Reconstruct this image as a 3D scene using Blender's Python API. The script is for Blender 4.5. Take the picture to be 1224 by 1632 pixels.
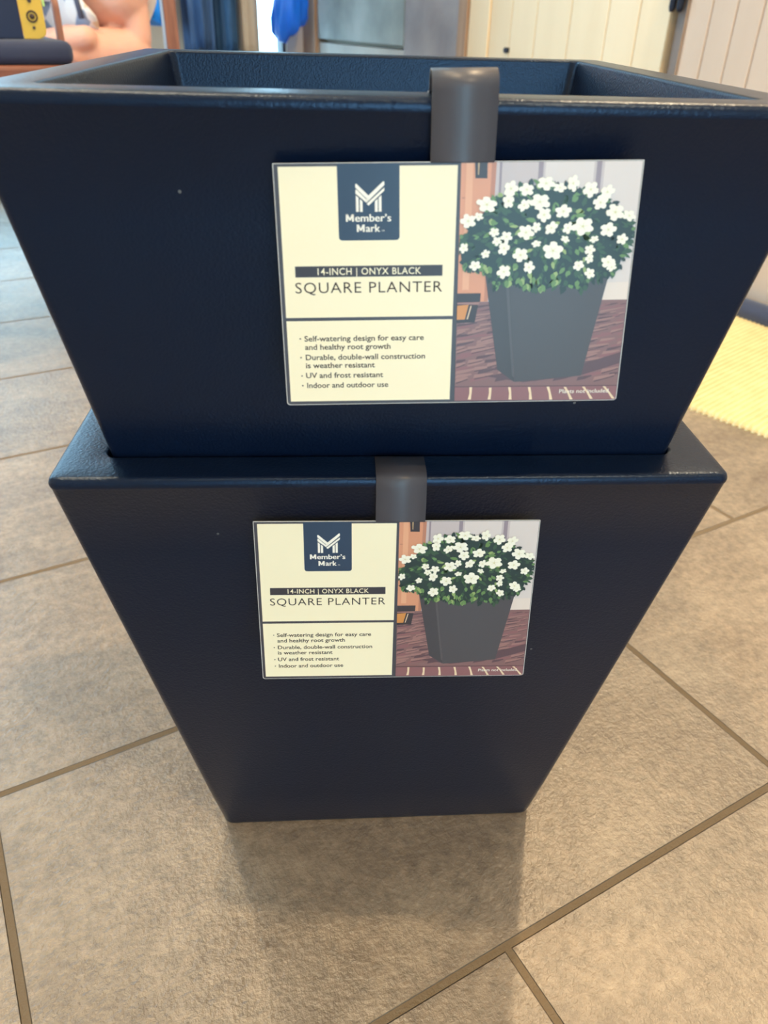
import bpy, bmesh, math, random
from mathutils import Vector, Matrix

for o in list(bpy.data.objects):
    bpy.data.objects.remove(o, do_unlink=True)
SC = bpy.context.scene
COL = SC.collection
R = random.Random(7)

# ------------------------------------------------------------------ camera
cam_d = bpy.data.cameras.new('camera')
cam = bpy.data.objects.new('camera', cam_d); COL.objects.link(cam)
right = Vector((0.99804135, -0.0575395, 0.02454947))
up = Vector((0.01073752, 0.54416896, 0.83890694))
fwd = Vector((0.06162935, 0.83700021, -0.54372095))
cam.matrix_world = Matrix(((right.x, up.x, -fwd.x, -0.03181),
                           (right.y, up.y, -fwd.y, -0.34229),
                           (right.z, up.z, -fwd.z, 0.55792), (0, 0, 0, 1)))
cam_d.sensor_fit = 'VERTICAL'; cam_d.sensor_height = 36.0
cam_d.lens = 36.0 * 1229.2 / 1632.0
cam_d.clip_start = 0.02; cam_d.clip_end = 60
cam_d.dof.use_dof = True
cam_d.dof.focus_distance = 0.49
cam_d.dof.aperture_fstop = 11.5
SC.camera = cam

# ------------------------------------------------------------------ the room's own axes: u across, v away
T0 = 0.45591
CT, ST = math.cos(T0), math.sin(T0)
def W(u, v, z): return Vector((CT*u - ST*v, ST*u + CT*v, z))
def UV(x, y): return (CT*x + ST*y, -ST*x + CT*y)
CEIL = 2.42
WR = 1.39      # right wall
WB = 3.15      # back wall
WL, WF = -1.65, -2.7

# ------------------------------------------------------------------ sky, lamps, exposure
world = bpy.data.worlds.new('daylight'); SC.world = world
world.use_nodes = True
bg = world.node_tree.nodes['Background']
bg.inputs[0].default_value = (0.48, 0.79, 1.0, 1)
bg.inputs[1].default_value = 8.6
SC.view_settings.view_transform = 'Standard'
SC.view_settings.look = 'None'
SC.view_settings.gamma = 1.0
SC.view_settings.use_curve_mapping = False
SC.view_settings.exposure = 0.0
SC.cycles.use_denoising = True
SC.cycles.max_bounces = 7
SC.cycles.sample_clamp_indirect = 4.0

def downlight(x, y, power, colour=(1.0, 0.74, 0.43), size=0.07):
    l = bpy.data.lights.new('downlight', 'AREA'); l.shape = 'DISK'; l.size = size
    l.energy = power; l.color = colour
    o = bpy.data.objects.new('downlight', l); COL.objects.link(o)
    o.location = (x, y, CEIL - 0.012)
    return o
downlight(-0.92, 0.95, 15)
downlight(0.85, 1.00, 37)
downlight(-0.50, 0.10, 20)
downlight(-0.25, -0.95, 5)
downlight(0.75, -1.15, 24)

def portal(u0, u1, z0, z1, wall):
    l = bpy.data.lights.new('window_portal', 'AREA'); l.shape = 'RECTANGLE'
    l.size = abs(u1-u0); l.size_y = z1-z0
    l.cycles.is_portal = True
    o = bpy.data.objects.new('window_portal', l); COL.objects.link(o)
    if wall == 'back':
        o.location = W((u0+u1)/2, WB+0.02, (z0+z1)/2)
        o.rotation_euler = (math.radians(-90), 0, T0)
    elif wall == 'front':
        o.location = W((u0+u1)/2, WF-0.02, (z0+z1)/2)
        o.rotation_euler = (math.radians(90), 0, T0)
    else:                                   # left wall: u0, u1 are read as v0, v1
        o.location = W(WL-0.02, (u0+u1)/2, (z0+z1)/2)
        o.rotation_euler = (math.radians(90), 0, T0 - math.radians(90))
    return o
WIN1 = (1.035, 1.305, 0.03, 2.05)     # glass door beside the corner
WIN2 = (-1.45, 0.36, 0.30, 2.12)      # wide window beyond the chair and the bench
FILL_WIN3 = (-1.55, -0.30, 0.05, 1.75)      # unseen glass door added behind the camera, for bluish light on planter fronts
portal(*WIN1, 'back'); portal(*WIN2, 'back'); portal(*FILL_WIN3, 'front')
FILL_WIN4 = (1.3, 2.8, 0.06, 2.10)        # unseen glass door added on the left for bluish side light, v0 to v1
portal(*FILL_WIN4, 'left')
FILL_WIN5 = (-2.5, -1.35, 0.05, 1.75)      # another unseen one, added further back so the planter fronts reflect blue
portal(*FILL_WIN5, 'left')

# ------------------------------------------------------------------ helpers
def srgb(r, g, b):
    f = lambda c: (c/255/12.92) if c/255 <= .04045 else ((c/255+.055)/1.055)**2.4
    return (f(r), f(g), f(b), 1.0)
def mat(name, col, rough=0.6, spec=0.5, metal=0.0, bump=None, var=None, sheen=0.0, coat=0.0):
    m = bpy.data.materials.new(name); m.use_nodes = True
    nt = m.node_tree; b = nt.nodes['Principled BSDF']
    b.inputs['Base Color'].default_value = col
    b.inputs['Roughness'].default_value = rough
    b.inputs['Specular IOR Level'].default_value = spec
    b.inputs['Metallic'].default_value = metal
    b.inputs['Sheen Weight'].default_value = sheen
    b.inputs['Coat Weight'].default_value = coat
    b.inputs['Coat Roughness'].default_value = 0.15
    tc = nt.nodes.new('ShaderNodeTexCoord')
    if var:                                   # var = (scale, second colour, contrast, stretch)
        mp = nt.nodes.new('ShaderNodeMapping'); nt.links.new(tc.outputs['Object'], mp.inputs[0])
        mp.inputs['Scale'].default_value = var[3] if len(var) > 3 else (1, 1, 1)
        n = nt.nodes.new('ShaderNodeTexNoise'); n.inputs['Scale'].default_value = var[0]
        n.inputs['Detail'].default_value = 6
        nt.links.new(mp.outputs[0], n.inputs['Vector'])
        r = nt.nodes.new('ShaderNodeValToRGB')
        r.color_ramp.elements[0].position = .5-var[2]; r.color_ramp.elements[1].position = .5+var[2]
        r.color_ramp.elements[0].color = col; r.color_ramp.elements[1].color = var[1]
        nt.links.new(n.outputs['Fac'], r.inputs[0]); nt.links.new(r.outputs[0], b.inputs['Base Color'])
    if bump:                                  # bump = (kind, scale, distance)
        if bump[0] == 'voronoi':
            t = nt.nodes.new('ShaderNodeTexVoronoi'); t.feature = 'SMOOTH_F1'; t.inputs['Scale'].default_value = bump[1]; out = t.outputs['Distance']
        else:
            t = nt.nodes.new('ShaderNodeTexNoise'); t.inputs['Scale'].default_value = bump[1]; t.inputs['Detail'].default_value = 5; out = t.outputs['Fac']
        nt.links.new(tc.outputs['Object'], t.inputs['Vector'])
        bp = nt.nodes.new('ShaderNodeBump'); bp.inputs['Distance'].default_value = bump[2]
        nt.links.new(out, bp.inputs['Height']); nt.links.new(bp.outputs[0], b.inputs['Normal'])
    return m

def obj(name, bm, material, parent=None, smooth=False):
    me = bpy.data.meshes.new(name); bm.to_mesh(me); bm.free()
    for m in (material if isinstance(material, (list, tuple)) else [material]): me.materials.append(m)
    if smooth:
        for p in me.polygons: p.use_smooth = True
    o = bpy.data.objects.new(name, me); COL.objects.link(o)
    if parent: o.parent = parent
    return o
def tag(o, label, cat, group=None):
    o['label'] = label; o['category'] = cat
    if group: o['group'] = group
    return o
def thing(name, label, cat, loc=(0, 0, 0), rotz=0.0, group=None):
    o = bpy.data.objects.new(name, None); COL.objects.link(o)
    o.location = loc; o.rotation_euler = (0, 0, rotz); o.empty_display_size = .1
    return tag(o, label, cat, group)
def struct(name, bm, m, rot=True):
    o = obj(name, bm, m); o['kind'] = 'structure'
    if rot: o.rotation_euler = (0, 0, T0)
    return o
def box(bm, x0, x1, y0, y1, z0, z1, mi=0, bev=0.0):
    vs = [bm.verts.new((x, y, z)) for z in (z0, z1) for x, y in ((x0, y0), (x1, y0), (x1, y1), (x0, y1))]
    fs = [(3, 2, 1, 0), (4, 5, 6, 7), (0, 1, 5, 4), (1, 2, 6, 5), (2, 3, 7, 6), (3, 0, 4, 7)]
    out = []
    for f in fs:
        q = bm.faces.new([vs[i] for i in f]); q.material_index = mi; out.append(q)
    if bev > 0:
        es = list({e for f in out for e in f.edges})
        bmesh.ops.bevel(bm, geom=es, offset=bev, segments=3, profile=.5, affect='EDGES', material=-1)
    return out
def loft(bm, rings, cap0=True, cap1=True, mi=0, closed=True):
    vr = [[bm.verts.new(p) for p in r] for r in rings]
    n = len(vr[0])
    for a, b in zip(vr[:-1], vr[1:]):
        for i in range(n if closed else n-1):
            j = (i+1) % n
            f = bm.faces.new((a[i], a[j], b[j], b[i])); f.material_index = mi; f.smooth = True
    if cap0: f = bm.faces.new(list(reversed(vr[0]))); f.material_index = mi
    if cap1: f = bm.faces.new(vr[-1]); f.material_index = mi
    return vr
def tube(bm, pts, rads, seg=10, mi=0):
    pts = [Vector(p) for p in pts]
    if not isinstance(rads, (list, tuple)): rads = [rads]*len(pts)
    rings = []; ref = None
    for i, p in enumerate(pts):
        d = (pts[min(i+1, len(pts)-1)] - pts[max(i-1, 0)]).normalized()
        if ref is None:
            ref = Vector((0, 0, 1)) if abs(d.z) < .9 else Vector((1, 0, 0))
        x = (ref - d*ref.dot(d)).normalized(); ref = x; y = d.cross(x)
        rings.append([p + (x*math.cos(t) + y*math.sin(t))*rads[i] for t in [2*math.pi*k/seg for k in range(seg)]])
    loft(bm, rings, mi=mi)
def ball(bm, c, r, mi=0, sub=3):
    res = bmesh.ops.create_icosphere(bm, subdivisions=sub, radius=1)
    rr = r if isinstance(r, (list, tuple)) else (r, r, r)
    for v in res['verts']:
        v.co = Vector((v.co.x*rr[0], v.co.y*rr[1], v.co.z*rr[2])) + Vector(c)
        for f in v.link_faces: f.material_index = mi; f.smooth = True

# ------------------------------------------------------------------ setting: floor
def floor_material():
    m = bpy.data.materials.new('slate_tile'); m.use_nodes = True
    nt = m.node_tree; N = nt.nodes; L = nt.links; b = N['Principled BSDF']
    tc = N.new('ShaderNodeTexCoord')
    mp = N.new('ShaderNodeMapping'); L.new(tc.outputs['Object'], mp.inputs[0])
    mp.inputs['Location'].default_value = (-0.053+61.0, 0.087+0.305*200, 0)
    br = N.new('ShaderNodeTexBrick'); L.new(mp.outputs[0], br.inputs['Vector'])
    br.offset = .5; br.offset_frequency = 2; br.squash = 1.0
    br.inputs['Scale'].default_value = 1.0
    br.inputs['Mortar Size'].default_value = 0.0034
    br.inputs['Mortar Smooth'].default_value = 0.25
    br.inputs['Bias'].default_value = 0
    br.inputs['Brick Width'].default_value = 0.61
    br.inputs['Row Height'].default_value = 0.305
    br.inputs['Color1'].default_value = (0, 0, 0, 1); br.inputs['Color2'].default_value = (1, 1, 1, 1)
    # cloudy slate colour
    n1 = N.new('ShaderNodeTexNoise'); n1.inputs['Scale'].default_value = 7; n1.inputs['Detail'].default_value = 8; n1.inputs['Roughness'].default_value = .62
    n1.inputs['Distortion'].default_value = .25
    mp2 = N.new('ShaderNodeMapping'); mp2.inputs['Scale'].default_value = (1.0, 1.7, 1); mp2.inputs['Rotation'].default_value = (0, 0, .35)
    L.new(tc.outputs['Object'], mp2.inputs[0]); L.new(mp2.outputs[0], n1.inputs['Vector'])
    r1 = N.new('ShaderNodeValToRGB'); L.new(n1.outputs['Fac'], r1.inputs[0])
    e = r1.color_ramp.elements
    e[0].position = .32; e[0].color = srgb(133, 119, 106)
    e[1].position = .70; e[1].color = srgb(168, 153, 136)
    n2 = N.new('ShaderNodeTexNoise'); n2.inputs['Scale'].default_value = 85; n2.inputs['Detail'].default_value = 6; n2.inputs['Roughness'].default_value = .7
    L.new(tc.outputs['Object'], n2.inputs['Vector'])
    r2 = N.new('ShaderNodeValToRGB'); L.new(n2.outputs['Fac'], r2.inputs[0])
    r2.color_ramp.elements[0].position = .36; r2.color_ramp.elements[0].color = (.70, .69, .68, 1)
    r2.color_ramp.elements[1].position = .66; r2.color_ramp.elements[1].color = (1.12, 1.1, 1.06, 1)
    mx = N.new('ShaderNodeMix'); mx.data_type = 'RGBA'; mx.blend_type = 'MULTIPLY'; mx.inputs[0].default_value = 1
    L.new(r1.outputs[0], mx.inputs[6]); L.new(r2.outputs[0], mx.inputs[7])
    # small tone step from tile to tile
    tv = N.new('ShaderNodeMapRange'); tv.inputs[3].default_value = .93; tv.inputs[4].default_value = 1.06
    L.new(br.outputs['Color'], tv.inputs[0])
    mt = N.new('ShaderNodeMix'); mt.data_type = 'RGBA'; mt.blend_type = 'MULTIPLY'; mt.inputs[0].default_value = 1
    L.new(mx.outputs[2], mt.inputs[6]); L.new(tv.outputs[0], mt.inputs[7])
    mg = N.new('ShaderNodeMix'); mg.data_type = 'RGBA'
    L.new(br.outputs['Fac'], mg.inputs[0]); L.new(mt.outputs[2], mg.inputs[6]); mg.inputs[7].default_value = srgb(116, 97, 72)
    L.new(mg.outputs[2], b.inputs['Base Color'])
    # gloss
    rr = N.new('ShaderNodeMapRange'); rr.inputs[3].default_value = .27; rr.inputs[4].default_value = .85
    L.new(br.outputs['Fac'], rr.inputs[0]); L.new(rr.outputs[0], b.inputs['Roughness'])
    b.inputs['Specular IOR Level'].default_value = 1.0
    # relief: slate surface, recessed grout
    n3 = N.new('ShaderNodeTexNoise'); n3.inputs['Scale'].default_value = 230; n3.inputs['Detail'].default_value = 4; n3.inputs['Roughness'].default_value = .6
    n3.inputs['Distortion'].default_value = 0
    L.new(tc.outputs['Object'], n3.inputs['Vector'])
    add = N.new('ShaderNodeMath'); add.operation = 'MULTIPLY_ADD'; L.new(n1.outputs['Fac'], add.inputs[0]); add.inputs[1].default_value = .7; L.new(n3.outputs['Fac'], add.inputs[2])
    bp1 = N.new('ShaderNodeBump'); bp1.inputs['Distance'].default_value = .0015; bp1.inputs['Strength'].default_value = .8; L.new(add.outputs[0], bp1.inputs['Height'])
    bp2 = N.new('ShaderNodeBump'); bp2.invert = True; bp2.inputs['Distance'].default_value = .003; L.new(br.outputs['Fac'], bp2.inputs['Height']); L.new(bp1.outputs[0], bp2.inputs['Normal'])
    L.new(bp2.outputs[0], b.inputs['Normal'])
    return m
bm = bmesh.new(); box(bm, WL-.1, WR+.1, WF-.1, WB+.1, -.05, 0)
struct('floor', bm, floor_material())

# ------------------------------------------------------------------ setting: walls, ceiling, windows, doors
m_plaster = mat('plaster', srgb(206, 196, 182), .85, bump=('noise', 90, .0006))
m_white = mat('ceiling_paint', srgb(232, 228, 220), .9)
m_trimwood = mat('trim_wood', srgb(150, 118, 96), .55, var=(9, srgb(176, 146, 122), .2, (6, 6, .6)))
m_dark = mat('dark_metal', srgb(58, 62, 78), .45)
m_white_frame = mat('window_frame_paint', srgb(225, 226, 226), .45)
m_cream = mat('cream_door_paint', srgb(230, 207, 174), .5, var=(4, srgb(238, 217, 186), .2, (3, 3, .5)))
m_beige = mat('beige_door_paint', srgb(198, 175, 158), .55, var=(4, srgb(206, 184, 168), .2, (3, 3, .5)))
m_iron = mat('black_iron', srgb(34, 40, 58), .5, metal=.4)

bm = bmesh.new(); box(bm, WL-.1, WR+.1, WF-.1, WB+.1, CEIL, CEIL+.05); struct('ceiling', bm, m_white)
def wall_u(bm, v0, v1, holes):        # wall across u from WL to WR, holes = (u0,u1,z0,z1)
    us = WL-.1
    for (a, b, z0, z1) in sorted(holes):
        box(bm, us, a, v0, v1, 0, CEIL); box(bm, a, b, v0, v1, 0, z0); box(bm, a, b, v0, v1, z1, CEIL); us = b
    box(bm, us, WR+.1, v0, v1, 0, CEIL)
bm = bmesh.new(); wall_u(bm, WB, WB+.1, [WIN1, WIN2]); struct('wall_back', bm, m_plaster)
bm = bmesh.new(); wall_u(bm, WF-.1, WF, [FILL_WIN3]); struct('wall_front', bm, m_plaster)
bm = bmesh.new()
box(bm, WL-.1, WL, WF, FILL_WIN5[0], 0, CEIL); box(bm, WL-.1, WL, FILL_WIN5[1], FILL_WIN4[0], 0, CEIL); box(bm, WL-.1, WL, FILL_WIN4[1], WB, 0, CEIL)
for w_ in (FILL_WIN4, FILL_WIN5): box(bm, WL-.1, WL, w_[0], w_[1], 0, w_[2]); box(bm, WL-.1, WL, w_[0], w_[1], w_[3], CEIL)
struct('wall_left', bm, m_plaster)
bm = bmesh.new(); box(bm, WR+.045, WR+.15, WF, WB, 0, CEIL); struct('wall_right', bm, m_plaster)

def glass_mat():
    m = bpy.data.materials.new('window_glass'); m.use_nodes = True
    nt = m.node_tree; N = nt.nodes
    for n in list(N): N.remove(n)
    o = N.new('ShaderNodeOutputMaterial'); mx = N.new('ShaderNodeMixShader'); t = N.new('ShaderNodeBsdfTransparent'); g = N.new('ShaderNodeBsdfGlossy')
    t.inputs[0].default_value = (.95, .98, .98, 1); g.inputs['Roughness'].default_value = .02
    f = N.new('ShaderNodeFresnel'); f.inputs[0].default_value = 1.45
    nt.links.new(f.outputs[0], mx.inputs[0]); nt.links.new(t.outputs[0], mx.inputs[1]); nt.links.new(g.outputs[0], mx.inputs[2]); nt.links.new(mx.outputs[0], o.inputs[0])
    return m
m_glass = glass_mat()
def window(name, rect, v, cols, rows, fm, fw=.035):
    u0, u1, z0, z1 = rect
    bm = bmesh.new()
    box(bm, u0, u0+fw, v, v+.06, z0, z1); box(bm, u1-fw, u1, v, v+.06, z0, z1)
    box(bm, u0+fw, u1-fw, v, v+.06, z0, z0+fw); box(bm, u0+fw, u1-fw, v, v+.06, z1-fw, z1)
    for k in range(1, cols):
        x = u0 + (u1-u0)*k/cols; box(bm, x-.015, x+.015, v+.01, v+.05, z0+fw, z1-fw)
    for k in range(1, rows):
        z = z0 + (z1-z0)*k/rows; box(bm, u0+fw, u1-fw, v+.015, v+.045, z-.012, z+.012)
    w = struct(name, bm, fm)
    bm = bmesh.new(); box(bm, u0+fw*.5, u1-fw*.5, v+.028, v+.032, z0+fw*.5, z1-fw*.5)
    obj('window_glass', bm, m_glass, w)
    return w
window('window_1', WIN1, WB+.02, 1, 1, m_dark, .012)
window('window_2', WIN2, WB+.02, 2, 1, m_white_frame)
window('fill_window_3', FILL_WIN3, WF-.08, 3, 1, m_white_frame)
w4 = window('fill_window_4', FILL_WIN4, -WL+.02, 2, 1, m_white_frame)       # laid out along u, then turned to the left wall
w4.rotation_euler = (0, 0, T0 + math.radians(90))
w5 = window('fill_window_5', FILL_WIN5, -WL+.02, 2, 1, m_white_frame); w5.rotation_euler = w4.rotation_euler

# right wall, from the corner towards the camera: timber trim, weathered boards, timber trim, cream door, gap, beige door
def board(bm, v0, v1, z0, z1, x0=WR, x1=WR+.045, mi=0, bev=.002): box(bm, x0, x1, v0, v1, z0, z1, mi, bev)
bm = bmesh.new(); board(bm, 3.035, WB, 0, CEIL, WR-.012); struct('trim_1', bm, m_trimwood)
m_wea = mat('weathered_board_greenish', srgb(128, 138, 140), .7, var=(5, srgb(168, 176, 178), .2, (2, 1.3, 1.3)), bump=('noise', 40, .002))
m_wea2 = mat('weathered_board_mauve', srgb(132, 128, 136), .7, var=(5, srgb(164, 160, 166), .2, (2, 1.3, 1.3)), bump=('noise', 40, .002))
m_pale = mat('pale_stone_base', srgb(190, 186, 180), .6, var=(6, srgb(160, 156, 154), .25))
bm = bmesh.new()
board(bm, 2.352, 3.033, .462, 1.30); board(bm, 2.352, 3.033, 1.308, CEIL)
board(bm, 2.02, 2.348, .0, 1.02, mi=1); board(bm, 2.02, 2.348, 1.026, CEIL, mi=1)
board(bm, 2.352, 3.033, 0, .449, WR+.006, mi=2)
struct('trim_2', bm, [m_wea, m_wea2, m_pale])
bm = bmesh.new(); board(bm, 1.972, 2.018, 0, CEIL, WR-.008); struct('trim_3', bm, m_trimwood)

def plank_door(name, v0, v1, stile0, stile1, planks, m, knob=None):
    bm = bmesh.new()
    board(bm, v0, v0+stile0, .012, 2.04, WR, WR+.04, bev=.003); board(bm, v1-stile1, v1, .012, 2.04, WR, WR+.04, bev=.003)
    edges = [v0+stile0] + planks + [v1-stile1]
    for a, b in zip(edges[:-1], edges[1:]): board(bm, a+.0008, b-.0008, .012, 2.04, WR+.006, WR+.04, bev=.0035)
    return struct(name, bm, m)
d1 = plank_door('door_1', 1.184, 1.97, .0, .10, [1.284, 1.387, 1.523, 1.66, 1.77], m_cream)
bm = bmesh.new()
tube(bm, [(WR-.004, 1.775, .475), (WR+.01, 1.775, .475)], [.007, .007], 12)
kh = obj('key_hole', bm, m_iron, d1)
# hinge in the gap
bm = bmesh.new()
for dv in (0.0, -.022):
    tube(bm, [(WR-.006, 1.176+dv, .574), (WR-.006, 1.176+dv, .582), (WR-.006, 1.176+dv, .70), (WR-.006, 1.176+dv, .71)], [.005, .0075, .0075, .005], 12)
box(bm, WR-.003, WR+.004, 1.135, 1.19, .60, .69, 0, .001)
hg = obj('hinge', bm, m_iron, d1)
bm = bmesh.new(); board(bm, 1.140, 1.183, 0, 2.08, WR+.022, WR+.045); struct('trim_4', bm, mat('shaded_gap_grey', srgb(142, 134, 134), .6))  # recess strip between the doors, its shade put into the grey
plank_door('door_2', .28, 1.138, .10, .0, [.50, .62, .74, .86, .945, 1.01, 1.075], m_beige)
bm = bmesh.new(); board(bm, WF, .27, 0, CEIL, WR, WR+.045); board(bm, .27, 1.97, 2.07, CEIL, WR, WR+.045); struct('trim_5', bm, m_plaster)

# ------------------------------------------------------------------ square planters
A2, H, TT, BB, INS = .178, .35666, .1771, .1258, .0241
SLOPE = (TT-BB)/(H-.0065)
TAG_T, TAG_SLOPE = .1762, (.1762-.1258)/(H-.0065)      # plane the tags are measured from, just inside the wall
def planter_material():
    m = mat('black_resin', (0.0026, 0.0074, 0.0250, 1), .33, .5)
    nt = m.node_tree; N = nt.nodes; L = nt.links; b = N['Principled BSDF']
    b.inputs['Specular Tint'].default_value = (.50, .69, 1.0, 1)
    tc = N.new('ShaderNodeTexCoord')
    vo = N.new('ShaderNodeTexVoronoi'); vo.feature = 'SMOOTH_F1'; vo.inputs['Scale'].default_value = 760
    no = N.new('ShaderNodeTexNoise'); no.inputs['Scale'].default_value = 420; no.inputs['Detail'].default_value = 3
    L.new(tc.outputs['Object'], vo.inputs['Vector']); L.new(tc.outputs['Object'], no.inputs['Vector'])
    ad = N.new('ShaderNodeMath'); ad.operation = 'ADD'; L.new(vo.outputs['Distance'], ad.inputs[0]); L.new(no.outputs['Fac'], ad.inputs[1])
    bp = N.new('ShaderNodeBump'); bp.inputs['Distance'].default_value = .00017; bp.inputs['Strength'].default_value = .7
    L.new(ad.outputs[0], bp.inputs['Height']); L.new(bp.outputs[0], b.inputs['Normal'])
    # a few pale specks of dust
    vd = N.new('ShaderNodeTexVoronoi'); vd.inputs['Scale'].default_value = 42; L.new(tc.outputs['Object'], vd.inputs['Vector'])
    lt = N.new('ShaderNodeMath'); lt.operation = 'LESS_THAN'; L.new(vd.outputs['Distance'], lt.inputs[0]); lt.inputs[1].default_value = .035
    sx = N.new('ShaderNodeSeparateColor'); L.new(vd.outputs['Color'], sx.inputs[0])
    gt = N.new('ShaderNodeMath'); gt.operation = 'GREATER_THAN'; L.new(sx.outputs[0], gt.inputs[0]); gt.inputs[1].default_value = .8
    mu = N.new('ShaderNodeMath'); mu.operation = 'MULTIPLY'; L.new(lt.outputs[0], mu.inputs[0]); L.new(gt.outputs[0], mu.inputs[1])
    mx = N.new('ShaderNodeMix'); mx.data_type = 'RGBA'; L.new(mu.outputs[0], mx.inputs[0])
    mx.inputs[6].default_value = (0.0026, 0.0074, 0.0250, 1); mx.inputs[7].default_value = (.16, .17, .18, 1)
    L.new(mx.outputs[2], b.inputs['Base Color'])
    return m
m_pot = planter_material()
def sq(s, z, r, seg=7):
    pts = []
    for cx, cy, a0 in ((s-r, s-r, 0), (-s+r, s-r, 90), (-s+r, -s+r, 180), (s-r, -s+r, 270)):
        for k in range(seg+1):
            a = math.radians(a0 + 90*k/seg); pts.append((cx+r*math.cos(a), cy+r*math.sin(a), z))
    return pts
def planter_body(bm):
    I = A2-INS
    rows = [(BB-.003, 0, .006), (BB-.0008, .0008, .007), (BB, .003, .007)]
    for k in range(1, 9):
        z = .003 + (H-.0095)*k/8; rows.append((BB + SLOPE*z, z, .007 - .003*k/8))
    zt = H-.0065
    rows += [(A2-.0004, zt+.0004, .005), (A2-.0001, zt+.0014, .005), (A2, zt+.0030, .005), (A2-.0006, H-.0014, .005), (A2-.0018, H-.0004, .005), (A2-.004, H, .005),
             (I+.002, H, .007), (I+.0008, H-.0002, .007), (I+.0002, H-.0009, .007), (I, H-.002, .007)]
    for k in range(1, 7):
        z = H-.002 - (H-.032)*k/6; rows.append((I - SLOPE*(H-.002-z), z, .007))
    loft(bm, [sq(*r) for r in rows])
def planter(name, label, loc, rz):
    t = thing(name, label, 'planter', loc, rz, 'nested square planters')
    bm = bmesh.new(); planter_body(bm)
    obj('body', bm, m_pot, t)
    # a self-watering tray floor inside, with its fill tube
    bm = bmesh.new()
    loft(bm, [sq(.108, .032, .01), sq(.1085, .04, .01), sq(.106, .043, .01)])
    obj('reservoir_tray', bm, m_pot, t)
    return t
DZ = .17367
low = planter('square_planter', 'lower black square planter standing on the tile floor, holding the other one', (0, .178, 0), 0)
upp = planter('square_planter', 'upper black square planter nested in the lower one, its empty opening in view', (.0009, .1778, DZ), -.005)

# ------------------------------------------------------------------ hang tags
m_card = mat('charcoal_card', srgb(66, 64, 74), .35, .5)
m_core = mat('card_core', srgb(205, 205, 205), .6)
m_creamp = mat('cream_print', (0.94, .86, .64, 1), .35, .4)
m_navyp = mat('navy_print', srgb(44, 62, 88), .35, .4)
m_black = mat('black_print', srgb(58, 54, 62), .35, .4)
m_ink = mat('dark_ink', srgb(42, 35, 40), .6, .2)
m_whitep = mat('white_print', srgb(248, 244, 236), .4)
m_strap = mat('grey_strap', srgb(74, 75, 86), .42, .5)
MM = .001; MX = .1524/160; MY = .1016/119.5
def poly(bm, pts, z, mi=0):
    f = bm.faces.new([bm.verts.new((x*MX, y*MY, z*MM)) for x, y in pts]); f.material_index = mi
    if f.normal.z == 0: f.normal_update()
    if f.normal.z < 0: f.normal_flip()
    return f
def rrect(x0, y0, x1, y1, rs=(0, 0, 0, 0), n=5):
    out = []
    for (cx, cy, sx, sy, a0, r) in ((x1, y1, -1, -1, 0, rs[0]), (x0, y1, 1, -1, 90, rs[1]), (x0, y0, 1, 1, 180, rs[2]), (x1, y0, -1, 1, 270, rs[3])):
        if r <= 0: out.append((cx, cy)); continue
        for k in range(n+1):
            a = math.radians(a0+90*k/n); out.append((cx+sx*r+r*math.cos(a), cy+sy*r+r*math.sin(a)))
    return out
def text_bm(bm, s, x0, x1, base, cap, z, weight=0.0, mi=0, spacing=1.0):
    cu = bpy.data.curves.new('txt', 'FONT'); cu.body = s; cu.size = 1; cu.offset = weight; cu.space_character = spacing; cu.resolution_u = 3
    o = bpy.data.objects.new('txt', cu); COL.objects.link(o)
    ho = bpy.data.curves.new('txtH', 'FONT'); ho.body = 'H'; ho.size = 1; oh = bpy.data.objects.new('txtH', ho); COL.objects.link(oh)
    dg = bpy.context.evaluated_depsgraph_get()
    me = o.evaluated_get(dg).to_mesh(); mh = oh.evaluated_get(dg).to_mesh()
    caph = max(v.co.y for v in mh.vertices)
    xs = [v.co.x for v in me.vertices]; a, b = min(xs), max(xs)
    sx = (x1-x0)/(b-a); sy = cap/caph
    vs = [bm.verts.new(((x0+(v.co.x-a)*sx)*MX, (base+v.co.y*sy)*MY, z*MM)) for v in me.vertices]
    for p in me.polygons:
        try:
            f = bm.faces.new([vs[i] for i in p.vertices]); f.material_index = mi
        except ValueError: pass
    o.evaluated_get(dg).to_mesh_clear(); oh.evaluated_get(dg).to_mesh_clear()
    for q, c in ((o, cu), (oh, ho)):
        bpy.data.objects.remove(q); bpy.data.curves.remove(c)

def ribbon(bm, prof, w0, w1, th):
    n = len(prof); nor = []
    for i in range(n):
        a = Vector(prof[max(i-1, 0)]); b = Vector(prof[min(i+1, n-1)]); d = (b-a).normalized(); nor.append(Vector((-d.y, d.x)))
    rings = []
    for p, q in zip(prof, nor):
        p = Vector(p); o = p - q*th
        rings.append([bm.verts.new((w0, p.y, p.x)), bm.verts.new((w1, p.y, p.x)), bm.verts.new((w1, o.y, o.x)), bm.verts.new((w0, o.y, o.x))])
    for a, b in zip(rings[:-1], rings[1:]):
        for i in range(4):
            j = (i+1) % 4
            f = bm.faces.new((a[i], a[j], b[j], b[i])); f.material_index = 1 if i in (1, 3) else 0; f.smooth = i in (0, 2)
    bm.faces.new(rings[0]); bm.faces.new(list(reversed(rings[-1])))
    bmesh.ops.recalc_face_normals(bm, faces=bm.faces[:])

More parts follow.
